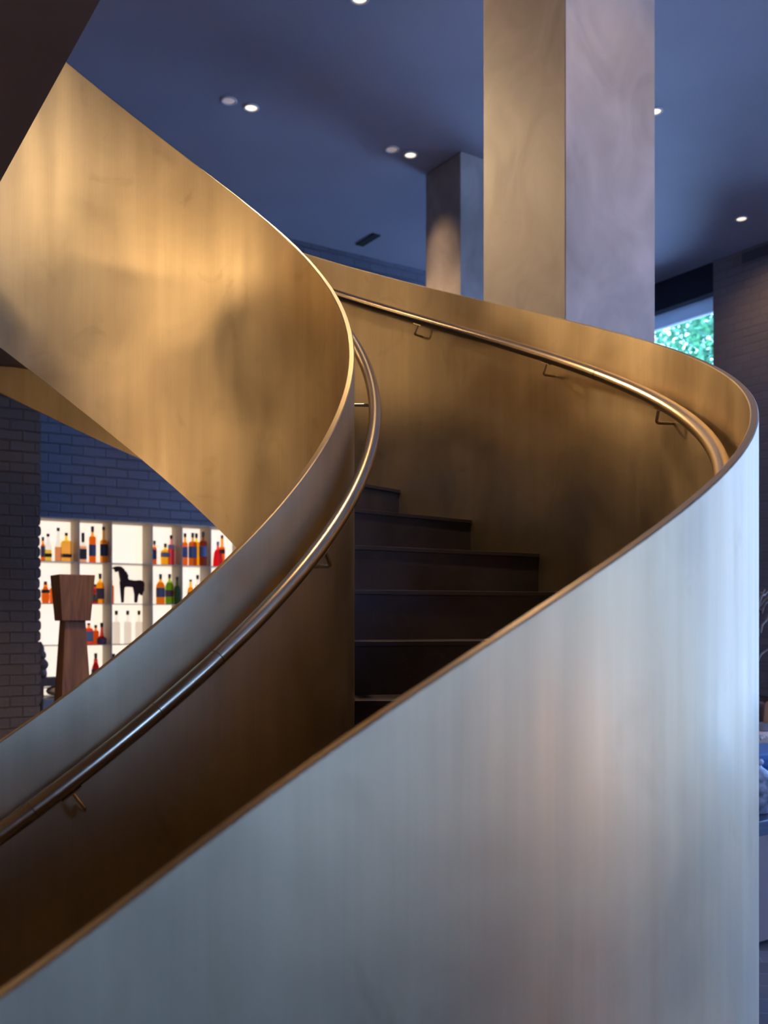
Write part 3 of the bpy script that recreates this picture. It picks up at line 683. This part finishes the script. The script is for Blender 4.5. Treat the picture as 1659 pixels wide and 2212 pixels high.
stone = noisy(mat('mottled_stone', (.25,.25,.28), .4), (.07,.07,.09), (.5,.5,.55), (1,1,1), 22., 8., .35, .68, .3, .6, .2, .004)
MB().lathe([(26*vk,0),(30*vk,.005),(40*vk,hz_(1715)),(44*vk,hz_(1695)),(40*vk,hz_(1675)),(28*vk,hz_(1658)),(17*vk,hz_(1650)),(15*vk,hz_(1646))], n=32).build('belly', stone, V, smooth=True, angle=60)
MB().lathe([(14*vk,hz_(1646)),(19*vk,hz_(1643)),(20*vk,hz_(1638)),(17*vk,hz_(1633)),(12*vk,hz_(1634)),(11*vk,hz_(1642))], n=32).build('rim', stone, V, smooth=True, angle=60)
# dry curly branches
def branches():
    o3 = Vector((vp.x, vp.y, tzt+hz_(1640)))
    root = empty('dry_branches', o3, 0, 'curly dry branches rising from the stone vase', 'branches')
    specs = [[(1630,1640),(1600,1500),(1615,1400),(1640,1290),(1647,1283),(1653,1273)],
             [(1630,1640),(1605,1480),(1630,1340),(1645,1290),(1652,1285),(1659,1277)],
             [(1630,1640),(1600,1520),(1620,1350),(1638,1313),(1650,1299),(1664,1286)],
             [(1630,1640),(1605,1490),(1637,1329),(1645,1325),(1649,1312),(1655,1303),(1667,1295)],
             [(1630,1640),(1610,1500),(1637,1371),(1643,1367),(1646,1352),(1651,1345),(1657,1338),(1664,1320)],
             [(1630,1640),(1625,1500),(1640,1420),(1675,1390),(1690,1330)]]
    for i, s in enumerate(specs):
        P = [at(u, v, vY+.02*math.sin(i*2+j)) for j, (u, v) in enumerate(s)]
        pts = []
        for j in range(len(P)-1):
            p0, p1, p2, p3 = P[max(j-1,0)], P[j], P[j+1], P[min(j+2,len(P)-1)]
            for q in range(6):
                t = q/6; pts.append(.5*((2*p1)+(p2-p0)*t+(2*p0-5*p1+4*p2-p3)*t*t+(3*p1-p0-3*p2+p3)*t**3))
        pts.append(P[-1]); n = len(pts)
        rr = [.0055*(1-.55*k/n) for k in range(n)]
        MB().tube([p-o3 for p in pts], .004, 8, radii=[q*1.5 for q in rr]).build('branch', wood('dry_bark', (.16,.09,.05), (.42,.33,.27)), root, smooth=True)
branches()
fY = 4.7; fp = at(1639, 1594, fY)
F = empty('white_blossom', fp, 0, 'small cream white blossom beside the stone vase', 'flower')
for i in range(9):
    a = i*2.4; d = Vector((math.cos(a)*.8, math.sin(a)*.6, .35-.12*(i % 4))).normalized()
    x = d.cross(Vector((0,0,1))).normalized()
    MB().tube([Vector((0,0,0)), d*.012, d*.024+Vector((0,0,-.003)), d*.032+Vector((0,0,-.010))], .01, 8, radii=[.003,.010,.011,.003]).build('petal', flat((.75,.66,.56), .7), F, smooth=True)
MB().tube([(0,0,0),(-.01,0,-.06),(-.022,.06,-.16),(-.024,.13,-.23)], .0025, 6).build('stem', flat((.06,.05,.03), .7), F, smooth=True)
# banquette along the right wall with cushions, pale table and blue chair
ba, bb, _ = pix(1650, 1500, b=CR-.7)
bz = EYE+(1335.64-1512)/2073.7*(.838*ba+.545*bb)
Bq = empty('wall_banquette', gp(ba, CR-.45, 0), 0, 'dark upholstered banquette along the taupe brick wall', 'banquette')
for nm, args, m in (('backrest', (ba-2.4, ba+.9, CR-.24, CR-.03, .45, bz-.03), flat((.10,.055,.045), .7)), ('seat', (ba-2.4, ba+.9, CR-.85, CR-.241, .28, .45), flat((.16,.10,.08), .7)), ('base', (ba-2.4, ba+.9, CR-.78, CR-.25, 0, .279), flat((.05,.035,.03), .7))):
    MB().gbox(*args).build(nm, m, Bq, bevel=.02).location = -Bq.location
def cushion(u0, u1, v0, v1, Y, col, label):
    p = at((u0+u1)/2, (v0+v1)/2, Y); wd = (u1-u0)/2073.7*Y; hh = (v1-v0)/2073.7*Y
    o = MB().box((0,0,0), (wd, .12, hh)).build('seat_cushion', flat(col, .85), bevel=.04); o.location = p; o.rotation_euler = (math.radians(-8), 0, math.atan2(-A.y, -A.x)); o.modifiers['bevel'].segments = 4
    tag(o, label, 'cushion', 'cushions on the banquette')
gy = .838*ba+.545*bb
cushion(1618, 1650, 1514, 1562, gy+.2, (.24,.16,.13), 'darker cushion just right of the curved balustrade edge')
cushion(1652, 1700, 1516, 1578, gy-.1, (.38,.25,.18), 'lighter brown cushion at the right picture edge')
def round_table(u, v, Y, r, col, label):
    p = at(u, v, Y); o = empty('dining_table', (p.x, p.y, 0), 0, label, 'table')
    MB().lathe([(r,p.z-.03),(r,p.z)], n=40).build('tabletop', flat(col, .4), o, smooth=True)
    MB().lathe([(.03,.03),(.03,p.z-.031)], n=16).build('pedestal', M['black_frame'], o, smooth=True)
    MB().lathe([(.22,0),(.2,.03)], n=24).build('foot', M['black_frame'], o, smooth=True)
    return o, p
t_, p_ = round_table(1672, 1580, 7.4, .36, (.55,.53,.56), 'pale topped round table in front of the banquette')
bo = MB().lathe([(.05,0),(.06,.004),(.065,.045),(.066,.06),(.060,.06),(.055,.01)], n=20).build('grey_bowl', flat((.22,.21,.23), .4), smooth=True); bo.location = (at(1648,1580,7.45).x, 7.45, p_.z+.001); tag(bo, 'small grey bowl on the pale round table', 'bowl')
Y2 = 5.9; c_ = at(1672, 1640, Y2)
Ch = empty('blue_chair', (c_.x, c_.y+.2, 0), math.radians(20), 'blue upholstered chair between the vase and the pale table', 'chair')
zsb = at(0, 1626, Y2).z
MB().box((0, 0, zsb-.05), (.50, .46, .10)).build('seat', flat((.035,.11,.30), .6), Ch, bevel=.03)
MB().box((0, .24, zsb+.0), (.50, .07, .10)).build('backrest', flat((.55,.33,.20), .6), Ch, bevel=.02)
for x, y in ((-.21,-.19),(.21,-.19),(-.21,.19),(.21,.19)): MB().box((x, y, (zsb-.10)/2), (.035,.035,zsb-.101)).build('leg', M['black_frame'], Ch)

# ------------------------------------------------------------------ street outside the window
tag(MB().gbox(-30, 60, CR+.31, 60, -.25, -.05).build('street_paving', flat((.50,.50,.50), .9)), 'grey paving outside the window', 'paving', kind='structure')
tc = at(1500, 640, 17.5)
TR = empty('street_tree', (tc.x+.3, tc.y, -.05), 0, 'leafy green tree outside the window, backlit by daylight', 'tree')
MB().tube([(0,0,0),(.05,0,1.5),(-.05,.1,3.2),(0,0,5.2)], .12, 12, radii=[.17,.13,.11,.06]).build('trunk', flat((.08,.06,.045), .9), TR, smooth=True)
rl = random.Random(5); lv = MB()
for i in range(13000):
    d = Vector((rl.gauss(0,1), rl.gauss(0,1), rl.gauss(0,1))).normalized()*(rl.random()**.45)
    c = Vector((d.x*3.0, d.y*2.2, 6.6+d.z*3.3))
    x = Vector((rl.gauss(0,1), rl.gauss(0,1), rl.gauss(0,.6))).normalized(); y = x.orthogonal().normalized(); y = (y*math.cos(i)+x.cross(y)*math.sin(i)); s = rl.uniform(.05,.10)
    lv.add([c-x*s, c+y*s*.5, c+x*s, c-y*s*.5], [(0,1,2,3)])
leaf = mat('green_leaf', (.035,.12,.045), .35, 0, .5)
nt = leaf.node_tree; p = nt.nodes['Principled BSDF']; tr = N(nt, 'ShaderNodeBsdfTranslucent'); tr.inputs['Color'].default_value = (.06,.24,.08,1)
mx = N(nt, 'ShaderNodeMixShader'); mx.inputs[0].default_value = .4; nt.links.new(p.outputs[0], mx.inputs[1]); nt.links.new(tr.outputs[0], mx.inputs[2]); nt.links.new(mx.outputs[0], nt.nodes['Material Output'].inputs[0])
lv.build('foliage', leaf, TR)
# pale house across the street
hb_ = CR+14
hs = empty('house', gp(12, hb_, -.05), 0, 'pale house front across the street behind the tree', 'building')
MB().gbox(-30, 30, hb_, hb_+4, -.05, 8.5).build('facade', flat((.36,.34,.36), .8), hs).location = -hs.location
MB().gbox(-30, 30, hb_-.25, hb_, 7.6, 8.0).build('cornice', flat((.7,.7,.72), .8), hs).location = -hs.location
